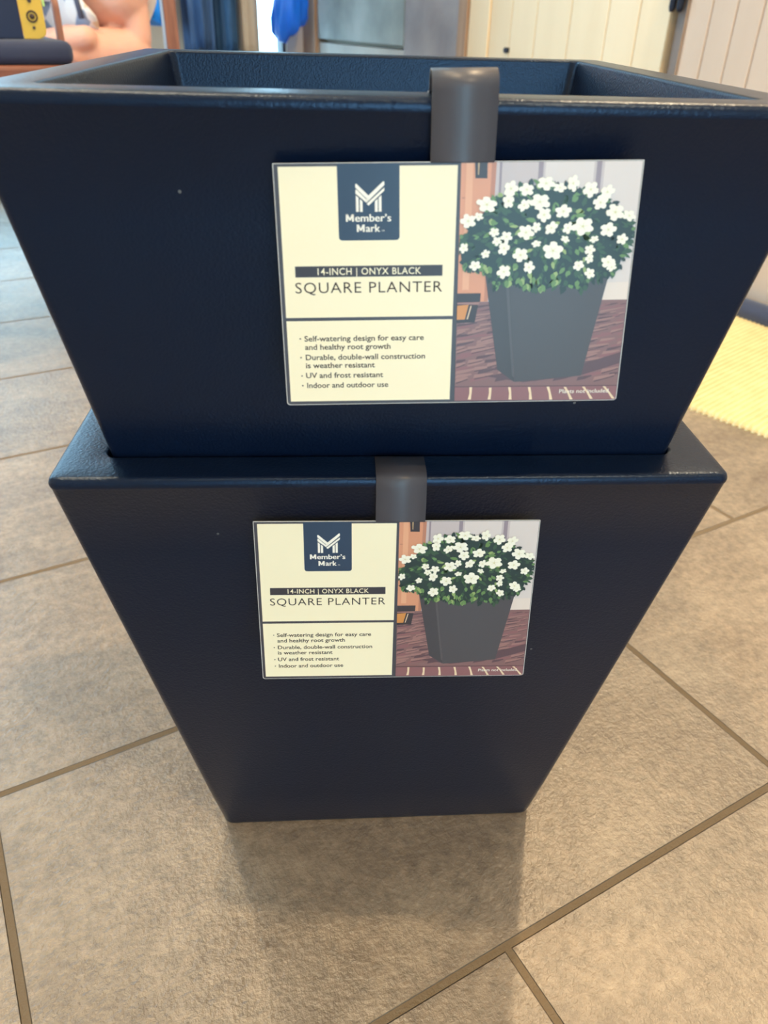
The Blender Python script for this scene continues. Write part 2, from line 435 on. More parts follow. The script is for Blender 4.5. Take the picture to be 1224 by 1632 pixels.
# print colours of the photograph on the tag
PC = {n: mat('print_'+n, srgb(*c), .3, .4) for n, c in dict(
    door=(214, 150, 120), doorlight=(226, 168, 136), dooredge=(186, 128, 106), wall=(196, 184, 188), walllight=(216, 206, 206), batten=(150, 136, 148), base=(226, 212, 206),
    brick=(132, 98, 100), brick2=(158, 118, 115), brick3=(96, 72, 80), mortar=(232, 208, 178), edge=(140, 96, 101), mat=(60, 52, 58), inlay=(206, 140, 78),
    pot=(78, 74, 80), potside=(70, 66, 72), potlight=(86, 82, 87), leaf0=(40, 56, 54), leaf1=(58, 84, 62), leaf2=(104, 138, 84), leaf3=(150, 172, 110), flower=(246, 243, 230), petal=(228, 224, 204), eye=(214, 208, 150), brass=(190, 160, 120)).items()}
PN = list(PC); PI = {n: i for i, n in enumerate(PN)}

FLOWERS = [(38.0,-10.1,3.6),(49.8,-10.2,3.3),(44.2,-12.1,2.6),(22.8,-12.3,3.3),(29.7,-12.8,3.0),(57.7,-13.0,3.3),(65.1,-14.3,3.3),(12.6,-19.4,4.1),(35.8,-18.4,4.1),(22.0,-17.9,3.0),(29.0,-19.9,2.8),(62.5,-19.0,3.0),(46.5,-22.9,3.3),(38.1,-24.4,3.0),(69.5,-23.5,3.7),(4.6,-26.9,3.1),(75.9,-25.2,2.8),(9.2,-24.9,1.9),(16.4,-32.3,2.1),(30.5,-32.5,3.3),(35.0,-30.1,2.2),(41.7,-30.5,3.0),(49.1,-30.6,2.6),(55.7,-29.9,4.4),(67.2,-31.6,3.3),(22.0,-34.4,2.4),(21.1,-39.8,3.1),(17.8,-36.5,1.9),(48.3,-35.9,1.9),(43.2,-41.3,4.1),(35.5,-37.9,1.9),(28.7,-43.2,3.1),(59.8,-41.1,2.2),(60.0,-45.3,2.1),(3.0,-39.6,2.2),(12.9,-42.5,1.9),(8.4,-48.1,2.4),(21.6,-51.2,3.1),(32.9,-49.2,2.7),(55.4,-48.6,2.4),(60.8,-52.5,2.4),(68.7,-47.1,3.0),(73.9,-36.2,2.4),(61.3,-36.1,1.9),(70.5,-49.6,2.1)]
BUSH = [(2.4,-46.3),(1.5,-39.6),(5.8,-29.0),(13.3,-21.0),(20.7,-14.7),(28.1,-10.8),(38.8,-10.9),(46.4,-11.0),(56.7,-15.0),(65.4,-17.4),(73.9,-24.7),(79.2,-31.3),(78.1,-34.6),(75.5,-40.4),(74.0,-48.8),(69.8,-54.8),(60.2,-55.5),(59.1,-60.7),(53.4,-59.8),(46.8,-58.0),(40.5,-60.5),(32.4,-58.7),(25.1,-56.8),(17.9,-57.6),(12.9,-51.5),(6.5,-49.7)]
def inside(p, pl):
    c = False; j = len(pl)-1
    for i in range(len(pl)):
        (xi, yi), (xj, yj) = pl[i], pl[j]
        if (yi > p[1]) != (yj > p[1]) and p[0] < (xj-xi)*(p[1]-yi)/(yj-yi)+xi: c = not c
        j = i
    return c
def build_photo_print():
    bm = bmesh.new(); rr = random.Random(3)
    ZB = .70; st = [0]
    def Z(k): return ZB + .02*k
    pp = lambda pts, k, n: poly(bm, pts, Z(k), PI[n])
    x0, x1 = .9, 79.4
    pp([(x0, -.5), (x1, -.5), (x1, -66.2), (x0, -66.2)], 0, 'wall')
    for a, b in ((37.5, 58.5), (63.0, 79.4)): pp([(a, -.5), (b, -.5), (b, -57), (a, -57)], 1, 'walllight')
    for a, b in ((34.4, 36.5), (59.6, 61.8), (17.6, 18.6)): pp([(a, -.5), (b, -.5), (b, -57), (a, -57)], 2, 'batten')
    pp([(16, -57.3), (x1, -57.0), (x1, -66.0), (16, -66.2)], 2, 'base')
    pp([(x0, -.5), (15.8, -.5), (14.2, -66), (x0, -66)], 3, 'door')
    pp([(3.2, -.5), (6.2, -.5), (6.0, -60), (3.0, -60)], 4, 'doorlight')
    pp([(14.2, -.5), (16.2, -.5), (15.0, -66), (13.2, -66)], 4, 'dooredge')
    pp([(1.5, -16), (3, -16), (3, -16.6), (1.5, -16.6)], 5, 'dooredge')
    pp([(6.8, -.5), (12.3, -.5), (12.4, -7.6), (7.2, -7.5)], 5, 'mat'); pp([(8.1, -.6), (8.8, -.6), (8.7, -6.0), (8.3, -6)], 6, 'brass')
    # brick paving
    pp([(x0, -66.1), (x1, -65.8), (x1, -111.3), (x0, -110.6)], 5, 'brick')
    y = -68.0; row = 0
    while y > -110:
        hgt = 1.1 + 1.5*(-66-y)/45
        x = x0 - rr.random()*8
        while x < x1-2:
            ln = 6 + rr.random()*7
            a, b = max(x, x0), min(x+ln, x1)
            if b-a > 1.2:
                sl = .17*(b-a)*(1 if row % 2 else .55)
                k = rr.random(); nm = 'brick2' if k < .42 else ('brick3' if k < .75 else 'edge')
                if y-hgt+0 > -110.4 and y+sl < -66.2:
                    pp([(a, y-hgt*.8), (a+(b-a)*.55, y-hgt*.75+sl*.6), (b, y-hgt*.3+sl), (b-.5, y+sl*.9), (a+.6, y)], 6 + row % 2, nm)
                    if k < .3: pp([(a+.5, y-hgt*.9), (b-.4, y-hgt*.45+sl), (b-.4, y-hgt*.7+sl), (a+.5, y-hgt*1.15)], 8, 'brick3')
            x += ln + .7
        y -= hgt*.9; row += 1
    pp([(x0, -110.6), (x1, -111.2), (x1, -119.0), (x0, -118.4)], 9, 'edge')
    pp([(x0, -110.4), (x1, -110.9), (x1, -111.4), (x0, -110.9)], 10, 'brick3')
    mo = [((8.7,-111.0),(8.1,-117.8)),((18.1,-111.4),(17.7,-117.9)),((27.4,-111.3),(27.9,-118.1)),((36.9,-111.4),(37.9,-118.3)),((46.0,-111.3),(47.8,-118.5)),((54.2,-111.6),(57.8,-118.6)),((63.2,-111.6),(67.6,-118.4)),((73.2,-111.6),(78.3,-118.5))]
    for (a, b), (c, d) in mo:
        m_ = ((a+c)/2+.25, (b+d)/2)
        pp([(a-.7, b), (a+.6, b), (m_[0]+.5, m_[1]), (c+.8, d), (c-.7, d), (m_[0]-.6, m_[1])], 10, 'mortar')
    pp([(0.9, -61.7), (11.6, -61.7), (11.4, -66.1), (0.9, -66.3)], 10, 'mat'); pp([(.9, -66.3), (11.4, -66.1), (10.6, -67.6), (.9, -67.2)], 11, 'brick2')
    pp([(.9, -67.1), (10.6, -67.3), (9.3, -76.5), (.9, -76.6)], 11, 'mat'); pp([(.9, -67.8), (6.2, -67.4), (4.6, -74.9), (.9, -75)], 12, 'inlay'); pp([(7.1, -68), (7.6, -68), (6.0, -74.8), (5.5, -74.8)], 12, 'mortar')
    # the pictured pot
    pp([(15, -105), (34, -108.6), (62, -105), (79.3, -99), (79.3, -93), (62, -99)], 12, 'brick3')
    pp([(12.9, -50), (24.3, -52), (29.4, -108.4), (21.0, -101.6)], 13, 'potside')
    pp([(22.6, -55), (24.1, -55), (29.2, -106), (28.2, -105)], 14, 'potlight')
    pp([(24.1, -52), (69.9, -52), (61.4, -105.4), (29.5, -108.4)], 15, 'pot')
    # foliage
    pp(BUSH, 16, 'leaf0')
    xs = [p[0] for p in BUSH]; ys = [p[1] for p in BUSH]
    def leaf(x, y, a, l, w, k, n):
        ca, sa = math.cos(a), math.sin(a)
        pts = [(0, 0), (.3*l, w), (.7*l, .8*w), (l, 0), (.7*l, -.8*w), (.3*l, -w)]
        q = [(x+px*ca-py*sa, y+px*sa+py*ca) for px, py in pts]
        q = [(min(max(a_, 1.0), 79.3), b_) for a_, b_ in q]
        pp(q, k, n)
    made = 0
    while made < 520:
        p = (rr.uniform(min(xs), max(xs)), rr.uniform(min(ys), max(ys)))
        if not inside(p, BUSH): continue
        d = math.atan2(p[1]+32, p[0]-41); low_ = p[1] < -45
        lit = rr.random()
        n = 'leaf0' if lit < .42 else 'leaf1' if lit < .8 else 'leaf2' if lit < .95 else 'leaf3'
        if p[0] > 58 and n in ('leaf2', 'leaf3'): n = 'leaf1'
        a = (-1.57 + rr.uniform(-.6, .6)) if low_ else d + rr.uniform(-.9, .9)
        leaf(p[0], p[1], a, rr.uniform(2.6, 5.2), rr.uniform(.7, 1.3), 17 + made % 6, n); made += 1
    for i in range(90):           # leaves that break the outline
        k = rr.randrange(len(BUSH)); a, b = BUSH[k], BUSH[(k+1) % len(BUSH)]; t = rr.random()
        p = (a[0]+(b[0]-a[0])*t, a[1]+(b[1]-a[1])*t); d = math.atan2(p[1]+32, p[0]-41)
        if p[1] < -48: d = -1.57+rr.uniform(-.4, .4)
        leaf(p[0]-1.5*math.cos(d), p[1]-1.5*math.sin(d), d+rr.uniform(-.6, .6), rr.uniform(2, 4), rr.uniform(.6, 1.1), 23, rr.choice(['leaf0', 'leaf0', 'leaf1', 'leaf2']))
    for (x, y) in ((14.8, -25.8), (27, -47), (33, -57), (45, -52), (45.5, -55.5), (39.5, -58.5), (14, -49), (11.5, -47), (24, -56), (29.5, -55)):
        for j in range(3): leaf(x+rr.uniform(-1, 1), y+rr.uniform(-.5, 1), -1.57+rr.uniform(-.5, .5), rr.uniform(3, 4.6), rr.uniform(.8, 1.2), 24+j, ('leaf2', 'leaf3', 'leaf2')[j])
    # five-petalled blossoms
    for i, (x, y, r) in enumerate(FLOWERS):
        r *= 1.13
        a0 = rr.uniform(0, 6.28); sq_ = rr.uniform(.72, 1.0); ti = rr.uniform(0, 3.14)
        def sp(px, py):
            c, s = math.cos(ti), math.sin(ti); a_, b_ = px*c+py*s, (-px*s+py*c)*sq_
            return (min(max(x + a_*c - b_*s, 1.0), 79.3), y + a_*s + b_*c)
        out = []
        for k in range(5):
            a = a0 + k*1.2566
            for da, f in ((-.52, .74), (-.36, .96), (-.08, 1.04), (.12, 1.02), (.36, .94), (.52, .72)):
                ff = f*rr.uniform(.94, 1.05); out.append(sp(r*ff*math.cos(a+da), r*ff*math.sin(a+da)))
        pp(out, 28 + (i % 3), 'flower')
        for k in range(5):
            a = a0 + k*1.2566 + .62
            pp([sp(.12*r*math.cos(a-.4), .12*r*math.sin(a-.4)), sp(.62*r*math.cos(a), .62*r*math.sin(a)), sp(.12*r*math.cos(a+.5), .12*r*math.sin(a+.5))], 31+(i % 3), 'petal')
        pp([sp(.11*r*math.cos(k*1.05), .11*r*math.sin(k*1.05)) for k in range(6)], 34 + (i % 3), 'eye')
    return bm

def make_tag_meshes():
    M = {}
    bm = bmesh.new()
    pts = rrect(-80, -119.5, 80, 0, (.4, .4, 1.6, 1.6))
    fr = [bm.verts.new((x*MX, y*MY, .6*MM)) for x, y in pts]; bk = [bm.verts.new((x*MX, y*MY, 0)) for x, y in pts]
    fi = [bm.verts.new((x*MX*.9955, (y+59.75)*MY*.9945-59.75*MY, .62*MM)) for x, y in pts]
    n = len(pts)
    bm.faces.new(fi); bm.faces.new(list(reversed(bk)))
    for i in range(n):
        j = (i+1) % n
        for q in ((bk[i], bk[j], fr[j], fr[i]), (fr[i], fr[j], fi[j], fi[i])):
            f = bm.faces.new(q); f.material_index = 1
    M['panel'] = (bm, [m_card, m_core])
    bm = bmesh.new()
    poly(bm, [(-77.8, -1.6), (-.5, -1.6), (-1.0, -73), (-78.0, -73)], .66); poly(bm, [(-78, -74.7), (-1.1, -74.7), (-1.4, -117.6), (-78.1, -117.5)], .66)
    M['cream_print'] = (bm, [m_creamp])
    bm = bmesh.new()
    poly(bm, rrect(-52.5, -35.4, -25.6, -.6, (0, 0, 1.6, 1.6)), .70)
    M['badge'] = (bm, [m_navyp])
    bm = bmesh.new()
    w = lambda pts: poly(bm, pts, .74)
    w([(-44.8, -9.5), (-44.2, -9.5), (-39.1, -14.8), (-39.4, -16.6), (-40.1, -16.05), (-44.8, -11.1)])
    w([(-44.75, -12.1), (-44.2, -12.1), (-40.2, -16.35), (-38.6, -16.4), (-40.1, -18.0), (-44.75, -13.8)])
    w([(-32.7, -8.4), (-32.2, -8.6), (-32.2, -10.1), (-40.0, -18.0), (-40.4, -16.9), (-39.2, -14.8)])
    w([(-32.2, -11.2), (-32.25, -12.6), (-39.1, -19.3), (-40.0, -18.5)])
    w([(-44.65, -14.6), (-43.45, -15.7), (-43.45, -22.1), (-44.65, -22.1)]); w([(-42.95, -16.2), (-41.75, -17.4), (-41.75, -22.15), (-42.95, -22.15)])
    w([(-36.4, -17.4), (-35.15, -16.2), (-35.15, -22.15), (-36.4, -22.15)]); w([(-34.75, -15.8), (-33.5, -14.6), (-33.5, -22.1), (-34.75, -22.1)])
    M['monogram'] = (bm, [m_whitep])
    bm = bmesh.new()
    def cap_m(x, y, w_, h_):
        for pts in ([(0, 0), (.24, 0), (.24, 1), (0, 1)], [(.76, 0), (1, 0), (1, 1), (.76, 1)], [(.0, 1), (.27, 1), (.62, .16), (.40, .16)], [(.73, 1), (1, 1), (.60, .16), (.38, .16)]):
            poly(bm, [(x+px*w_, y+py*h_) for px, py in pts], .742)
    cap_m(-49.2, -26.6, 3.5, 3.4); cap_m(-44.5, -31.4, 3.5, 3.4)
    for k in range(2):                      # struck twice, side by side, for the heavy weight
        text_bm(bm, "ember\u2019s", -45.2+.16*k, -29.4+.16*k, -26.6, 3.35, .74+.002*k, .004); text_bm(bm, 'ark', -40.5+.16*k, -34.3+.16*k, -31.4, 3.4, .74+.002*k, .004)
    text_bm(bm, 'TM', -33.6, -32.3, -31.3, .65, .74)
    M['brand_lettering'] = (bm, [m_whitep])
    bm = bmesh.new(); poly(bm, [(-72.7, -47.5), (-6.2, -47.5), (-6.2, -52.85), (-72.7, -52.85)], .70)
    M['title_bar'] = (bm, [m_black])
    bm = bmesh.new(); text_bm(bm, '14-INCH | ONYX BLACK', -62.6, -15.9, -51.75, 3.2, .74, .006, 0, 1.08)
    M['size_lettering'] = (bm, [m_creamp])
    bm = bmesh.new(); text_bm(bm, 'SQUARE PLANTER', -73.0, -6.2, -60.7, 5.25, .70, -.004, 0, 1.10)
    M['title_lettering'] = (bm, [m_ink])
    bm = bmesh.new()
    for s, a, b, y in (('Self-watering design for easy care', -70.1, -14.3, -85.2), ('and healthy root growth', -70.0, -29.9, -89.6), ('Durable, double-wall construction', -69.9, -13.6, -95.0),
                       ('is weather resistant', -70.0, -37.4, -99.35), ('UV and frost resistant', -70.2, -33.5, -104.7), ('Indoor and outdoor use', -69.9, -31.1, -110.1)):
        text_bm(bm, s, a, b, y, 2.75, .70, .014)
    for x, y in ((-71.6, -83.8), (-71.7, -93.7), (-71.7, -103.5), (-71.6, -108.8)):
        poly(bm, [(x-.4+.4*math.cos(k*.785), y+.4*math.sin(k*.785)) for k in range(8)], .70)
    M['bullet_lettering'] = (bm, [m_ink])
    M['photo_print'] = (build_photo_print(), [PC[n] for n in PN])
    bm = bmesh.new(); text_bm(bm, 'Plants not included.', 51.5, 76.1, -114.8, 2.1, ZTOP, .004)
    M['caption_lettering'] = (bm, [m_whitep])
    return M
ZTOP = .70 + .02*40
tag_meshes = make_tag_meshes()
tag_data = {}
for nm, (bm_, mats_) in tag_meshes.items():
    me = bpy.data.meshes.new(nm); bm_.to_mesh(me); bm_.free()
    for m in mats_: me.materials.append(m)
    tag_data[nm] = me

def hang_tag(label, pot_loc, rz, cx, cs, off, tilt, prof_fn):
    t = bpy.data.objects.new('hang_tag', None); COL.objects.link(t); t.empty_display_size = .05
    tag(t, label, 'hang tag', 'cardboard tags on the planters')
    # card frame: x right, y up along the leaning wall, z out of the wall
    zt = H-.0065
    p0 = Vector((cx, -TAG_T, zt)); d = Vector((0, TAG_SLOPE, -1)).normalized(); n = Vector((0, -1, -TAG_SLOPE)).normalized()
    loc = p0 + d*cs + n*off
    tv = Vector(tilt)
    Rm = (Matrix((Vector((1, 0, 0)), -d, n)).transposed() @ Matrix.Rotation(tv.length, 3, tv.normalized())).to_4x4()
    t.matrix_world = Matrix.Translation(pot_loc) @ Matrix.Rotation(rz, 4, 'Z') @ Matrix.Translation(loc) @ Rm
    for nm, me in tag_data.items():
        o = bpy.data.objects.new(nm, me); COL.objects.link(o); o.parent = t
    # strap: profile in card space (along = y, out = z)
    inv = (Matrix.Translation(loc) @ Rm).inverted()
    prof = []
    for (y, z) in prof_fn():
        q = inv @ Vector((cx, y, z)); prof.append((q.z, q.y))
    prof = [(.0006, -.0005), (.0006, .0)] + prof
    bm = bmesh.new(); ribbon(bm, prof, -.0117, .0145, .0005)
    s = obj('strap', bm, [m_strap, m_core], t)
    return t
def arch_profile():
    yf = -A2
    pts = [(yf-.0010+.0008*k, H-.018+.006*k) for k in range(0)]
    pts += [(yf-.0022, H-.010), (yf-.0018, H-.003), (yf-.0015, H+.002)]
    for k in range(0, 13):
        a = math.pi*(1-k/12.0); pts.append((yf+.0065+.0079*math.cos(a), H+.0035+.0060*math.sin(a)))
    pts += [(yf+.0150, H+.0015), (yf+.0165, H+.0006)]
    pts += [(yf+.0215, H+.0004), (yf+.0240, H-.0008), (yf+.0258, H-.005), (yf+.030, H-.028)]
    return pts
def tight_profile():
    yf = -A2
    return [(yf-.0034, H-.012), (yf-.0018, H-.005), (yf-.0010, H-.001), (yf+.0010, H+.0007), (yf+.004, H+.0012), (yf+.012, H+.0012), (yf+.0195, H+.0010), (yf+.0225, H-.001), (yf+.0243, H-.006), (yf+.0285, H-.03)]
hang_tag('larger-looking cardboard tag clipped over the rim of the upper planter by an arched grey strap', (.0009, .1778, DZ), -.005, .0198, .0157, .0058, (-.2942, -.0278, .0298), arch_profile)
hang_tag('cardboard tag on the lower planter, its grey strap tucked under the upper planter', (0, .178, 0), 0, .0006, .0168, .0077, (-.2777, -.0176, .0045), tight_profile)

# ------------------------------------------------------------------ ribbed mat and draught roll by the doors
m_rug = mat('cream_ribbed_mat', srgb(226, 207, 158), .75, .3, var=(30, srgb(238, 220, 174), .2))
e_ = Vector((.62, -.785, 0)).normalized(); p_ = Vector((.785, .62, 0)).normalized()
o_ = Vector((.575, .823, 0))
def build_mat():
    bm = bmesh.new(); pitch = .0108; s0, s1 = -.32, .80; n = int((s1-s0)/pitch)*6
    rows = []
    for i in range(n+1):
        s = s0+(s1-s0)*i/n; P = o_ + e_*s
        u, v = UV(P.x, P.y)
        # length along the ribs to the roll at the door
        L = (WR-.03 - u)/(UV(p_.x, p_.y)[0]) - .004
        ph = abs(math.sin(math.pi*(s-s0)/pitch))
        prof = []
        for t, hf in ((.010*(1-ph**.7), 0.0), (.0012+.010*(1-ph**.7), .55), (.005+.008*(1-ph), .88), (.014, 1.0), (.024, 1.0), (.05, .98), (.12, .97), (.22, .97), (.34, .97), (max(L-.02, .36), .97), (max(L, .37), .9)):
            if hf == 0: h = .0
            else: h = hf*(.0014 + .0088*ph**.5)
            q = P + p_*t; prof.append(bm.verts.new((q.x, q.y, max(h, .0004 if hf else .0002))))
        rows.append(prof)
    for a, b in zip(rows[:-1], rows[1:]):
        for k in range(len(a)-1):
            f = bm.faces.new((a[k], b[k], b[k+1], a[k+1])); f.smooth = True
    bmesh.ops.recalc_face_normals(bm, faces=bm.faces[:])
    return bm
rug = obj('ribbed_mat', build_mat(), m_rug); tag(rug, 'cream ribbed mat with corded ends lying on the tiles before the beige door', 'mat')
m_roll = mat('navy_fabric', srgb(54, 62, 88), .7, .3, sheen=.3, bump=('noise', 300, .0006))
bm = bmesh.new()
tube(bm, [(WR-.0275, .35, .023), (WR-.0275, .36, .023), (WR-.0275, .8, .023), (WR-.0275, 1.40, .023), (WR-.0275, 1.41, .023)], [.012, .0215, .0222, .0215, .012], 20)
roll = obj('draught_roll', bm, m_roll); roll.rotation_euler = (0, 0, T0)
tag(roll, 'dark navy fabric roll lying on the floor against the foot of the beige door', 'draught excluder')

# ------------------------------------------------------------------ chair with the handheld console
m_wood = mat('red_brown_wood', srgb(112, 66, 52), .45, var=(14, srgb(146, 92, 74), .2, (1, 1, 6)))
m_wood2 = mat('brown_wood', srgb(122, 84, 76), .45, var=(12, srgb(176, 124, 108), .22, (5, 5, .5)))
m_cush = mat('navy_cushion', srgb(44, 54, 84), .8, .3, sheen=.2, var=(7, srgb(54, 64, 94), .2))
ch = thing('wooden_chair', 'red-brown wooden chair with a navy cushion under the yellow game controller', 'chair', W(-.12, 1.42, 0), T0)
SEAT = .472
bm = bmesh.new(); box(bm, -.25, .25, -.20, .06, SEAT-.028, SEAT, 0, .006); obj('seat', bm, m_wood, ch)
for x, y in ((-.225, -.17), (.225, -.17), (-.225, .03), (.225, .03)):
    bm = bmesh.new(); box(bm, x-.02, x+.02, y-.02, y+.02, 0, SEAT-.028, 0, .004); obj('leg', bm, m_wood, ch)
for y in (-.012,):
    bm = bmesh.new()
    tube(bm, [(.234, y, SEAT-.02), (.234, y, .50), (.234, y, .550), (.234, y, .566)], [.0072, .0068, .0068, .006], 14); obj('arm_post', bm, m_wood2, ch)
    bm = bmesh.new(); tube(bm, [(.236, y, .568), (.18, y, .585), (.0, y, .60), (-.22, y, .60)], [.007, .010, .011, .010], 12); obj('arm', bm, m_wood2, ch)
for y in (-.18, .04):
    bm = bmesh.new(); box(bm, -.25, -.22, y-.015, y+.015, SEAT, .88, 0, .004); obj('back_post', bm, m_wood, ch)
for z in (.66, .80):
    bm = bmesh.new(); box(bm, -.245, -.225, -.165, .025, z, z+.07, 0, .004); obj('back_rail', bm, m_wood, ch)
bm = bmesh.new()
box(bm, -.238, .222, -.185, .05, SEAT, SEAT+.034, 0, .012)
cu_ = obj('cushion', bm, m_cush, ch, True)

# console: stands upright on the cushion
m_yel = mat('yellow_plastic', srgb(226, 190, 74), .5)
m_blk = mat('button_rubber', srgb(70, 52, 48), .5)
m_scr = mat('navy_screen', srgb(44, 54, 84), .5, .2)
m_lime = mat('lime_plastic', srgb(190, 236, 150), .45)
gm = thing('game_console', 'handheld game console with a yellow controller, propped on the navy chair cushion', 'game console', (0, 0, 0))
# frame at the controller's centre, facing the camera
gc = Vector((-.5175, 1.180, .5580)); faced = (Vector((-.03, -.34, .53)) - gc); faced.z = 0; faced.normalize()
xr = Vector((0, 0, 1)).cross(faced).normalized()       # picture right
gm.matrix_world = Matrix((( xr.x, 0, faced.x, gc.x), (xr.y, 0, faced.y, gc.y), (xr.z, 1, faced.z, gc.z), (0, 0, 0, 1)))
def slab(bm, pts, z0, z1, bev=.0):
    a = [bm.verts.new((x, y, z0)) for x, y in pts]; b = [bm.verts.new((x, y, z1)) for x, y in pts]; n = len(pts)
    bm.faces.new(list(reversed(a))); top = bm.faces.new(b)
    for i in range(n): bm.faces.new((a[i], a[(i+1) % n], b[(i+1) % n], b[i]))
    if bev: bmesh.ops.bevel(bm, geom=list(top.edges), offset=bev, segments=2, affect='EDGES')
def mmp(l): return [(x*MM, y*MM) for x, y in l]
bm = bmesh.new(); slab(bm, mmp(rrect(-18, -51, 18, 51, (14, 1, 1, 13), 6)), -.006, .006, .0015); obj('controller', bm, m_yel, gm); ct = gm.children[-1]; ct['label'] = 'yellow controller'
bm = bmesh.new(); slab(bm, mmp(rrect(-193, -51, -18.6, 51, (2, 2, 2, 2), 3)), -.006, .0055, .001); obj('screen_body', bm, m_scr, gm)
for (dx, dy) in ((-7.2, 0), (7.2, 0), (0, 7.2), (0, -7.2)):
    bm = bmesh.new(); slab(bm, [((dx+3.2*math.cos(k*.524))*MM, (9+dy+3.2*math.sin(k*.524))*MM) for k in range(12)], .006, .0076); obj('button', bm, m_blk, ct)
bm = bmesh.new()
tube(bm, [(7.4*MM*math.cos(k*.2618), (-20+7.4*math.sin(k*.2618))*MM, .0068) for k in range(25)], .0013, 8); ball(bm, (0, -.020, .0070), (.004, .004, .002), 0, 2)
obj('thumb_stick', bm, m_blk, ct)
bm = bmesh.new(); slab(bm, [((0+2.4*math.cos(k*.524))*MM, (-35.5+2.4*math.sin(k*.524))*MM) for k in range(12)], .006, .0072); obj('home_button', bm, m_blk, ct)
bm = bmesh.new(); slab(bm, mmp(rrect(19.0, -6, 22.5, 30, (1.5, 1.5, 1.5, 1.5), 3)), -.006, .0); obj('side_strap', bm, m_lime, gm)
bm = bmesh.new(); box(bm, -.12, -.05, -.0525, .03, -.05, -.0065); obj('stand', bm, m_scr, gm)

# ------------------------------------------------------------------ bench and seated person
bn = thing('wooden_bench', 'brown wooden bench with a tall corner post, the bare-legged person sitting on it', 'bench', W(.06, 2.13, 0), T0)
bm = bmesh.new(); box(bm, -.62, .55, -.32, .24, .372, .404, 0, .006); obj('seat', bm, m_wood2, bn)
for x, y in ((-.58, -.28), (.50, -.28), (-.58, .19)):
    bm = bmesh.new(); box(bm, x-.022, x+.022, y-.022, y+.022, 0, .372, 0, .004); obj('leg', bm, m_wood2, bn)
bm = bmesh.new(); box(bm, .497, .535, .155, .19, 0, 1.02, 0, .004); obj('corner_post', bm, m_wood2, bn)
bm = bmesh.new(); box(bm, -.60, .497, .19, .215, .90, .98, 0, .004); obj('back_rail', bm, m_wood2, bn)
bm = bmesh.new(); box(bm, -.60, -.565, .155, .19, .404, 1.02, 0, .004); obj('back_post', bm, m_wood2, bn)

m_skin = mat('skin', srgb(228, 172, 154), .5, .4, var=(6, srgb(236, 188, 172), .2))
m_skin.node_tree.nodes['Principled BSDF'].inputs['Subsurface Weight'].default_value = .25
m_skin.node_tree.nodes['Principled BSDF'].inputs['Subsurface Radius'].default_value = (.03, .012, .006)
m_hair = mat('brown_hair', srgb(70, 48, 36), .6, bump=('noise', 120, .004))
m_shirt = mat('pale_shirt', srgb(214, 220, 232), .85)
def print_fabric():
    m = mat('patterned_white_fabric', srgb(236, 234, 232), .85)
    nt = m.node_tree; N = nt.nodes; L = nt.links
    tc = N.new('ShaderNodeTexCoord'); vo = N.new('ShaderNodeTexVoronoi'); vo.inputs['Scale'].default_value = 26; vo.inputs['Randomness'].default_value = 1
    L.new(tc.outputs['Object'], vo.inputs['Vector'])
    r = N.new('ShaderNodeValToRGB'); L.new(vo.outputs['Color'], r.inputs[0]); r.color_ramp.interpolation = 'CONSTANT'
    el = r.color_ramp.elements; el[0].position = 0; el[0].color = srgb(236, 234, 236); el[1].position = .55; el[1].color = srgb(206, 206, 222)
    for p, c in ((.68, (150, 168, 196)), (.76, (226, 208, 186)), (.9, (240, 240, 240))):
        x = el.new(p); x.color = srgb(*c)
    L.new(r.outputs[0], N['Principled BSDF'].inputs['Base Color'])
    return m
m_print = print_fabric()
PX, PY = -.80, 2.06
ps = thing('person', 'person sitting cross-legged on the bench in patterned white shorts, bare knee towards the window', 'person', (PX, PY, .404))
def cap(bm, a, b, ra, rb, n=7):
    a = Vector(a); b = Vector(b); d = b-a; L = d.length
    ax = d.normalized() if L > 1e-6 else Vector((0, 0, 1))
    pts, rd = [], []
    for k in range(5):
        t = math.sin(math.pi/2*(1-k/5)); pts.append(a-ax*ra*t); rd.append(max(ra*math.sqrt(max(0, 1-t*t)), ra*.05))
    pts.append(a); rd.append(ra); pts.append(b); rd.append(rb)
    for k in range(1, 6):
        t = math.sin(math.pi/2*k/5); pts.append(b+ax*rb*t); rd.append(max(rb*math.sqrt(max(0, 1-t*t)), rb*.05))
    tube(bm, pts, rd, 18)
def Pp(x, y, z): return Vector((x-PX, y-PY, z-.404))
bm = bmesh.new()
hipR, hipL = Pp(-.75, 2.09, .545), Pp(-.88, 2.11, .54)         # picture right / left
kneeR, kneeL = Pp(-.540, 1.940, .580), Pp(-.97, 1.88, .55)
cap(bm, hipR, hipL, .105, .105)
cap(bm, hipR, kneeR, .088, .066); cap(bm, Pp(-.508, 1.935, .545), Pp(-.508, 1.93, .49), .032, .032)
cap(bm, Pp(-.53, 1.93, .460), Pp(-.66, 1.885, .458), .051, .054); cap(bm, Pp(-.66, 1.885, .458), Pp(-.80, 1.83, .446), .058, .036)
cap(bm, Pp(-.80, 1.83, .446), Pp(-.90, 1.80, .436), .036, .028); cap(bm, Pp(-.90, 1.80, .436), Pp(-.95, 1.80, .434), .026, .016)
cap(bm, hipL, kneeL, .092, .072); cap(bm, kneeL, Pp(-.95, 1.84, .475), .07, .055); cap(bm, Pp(-.95, 1.84, .465), Pp(-.80, 1.88, .456), .054, .036)
cap(bm, Pp(-.80, 1.88, .458), Pp(-.68, 1.855, .478), .034, .032); cap(bm, Pp(-.68, 1.855, .478), Pp(-.615, 1.85, .490), .032, .026)
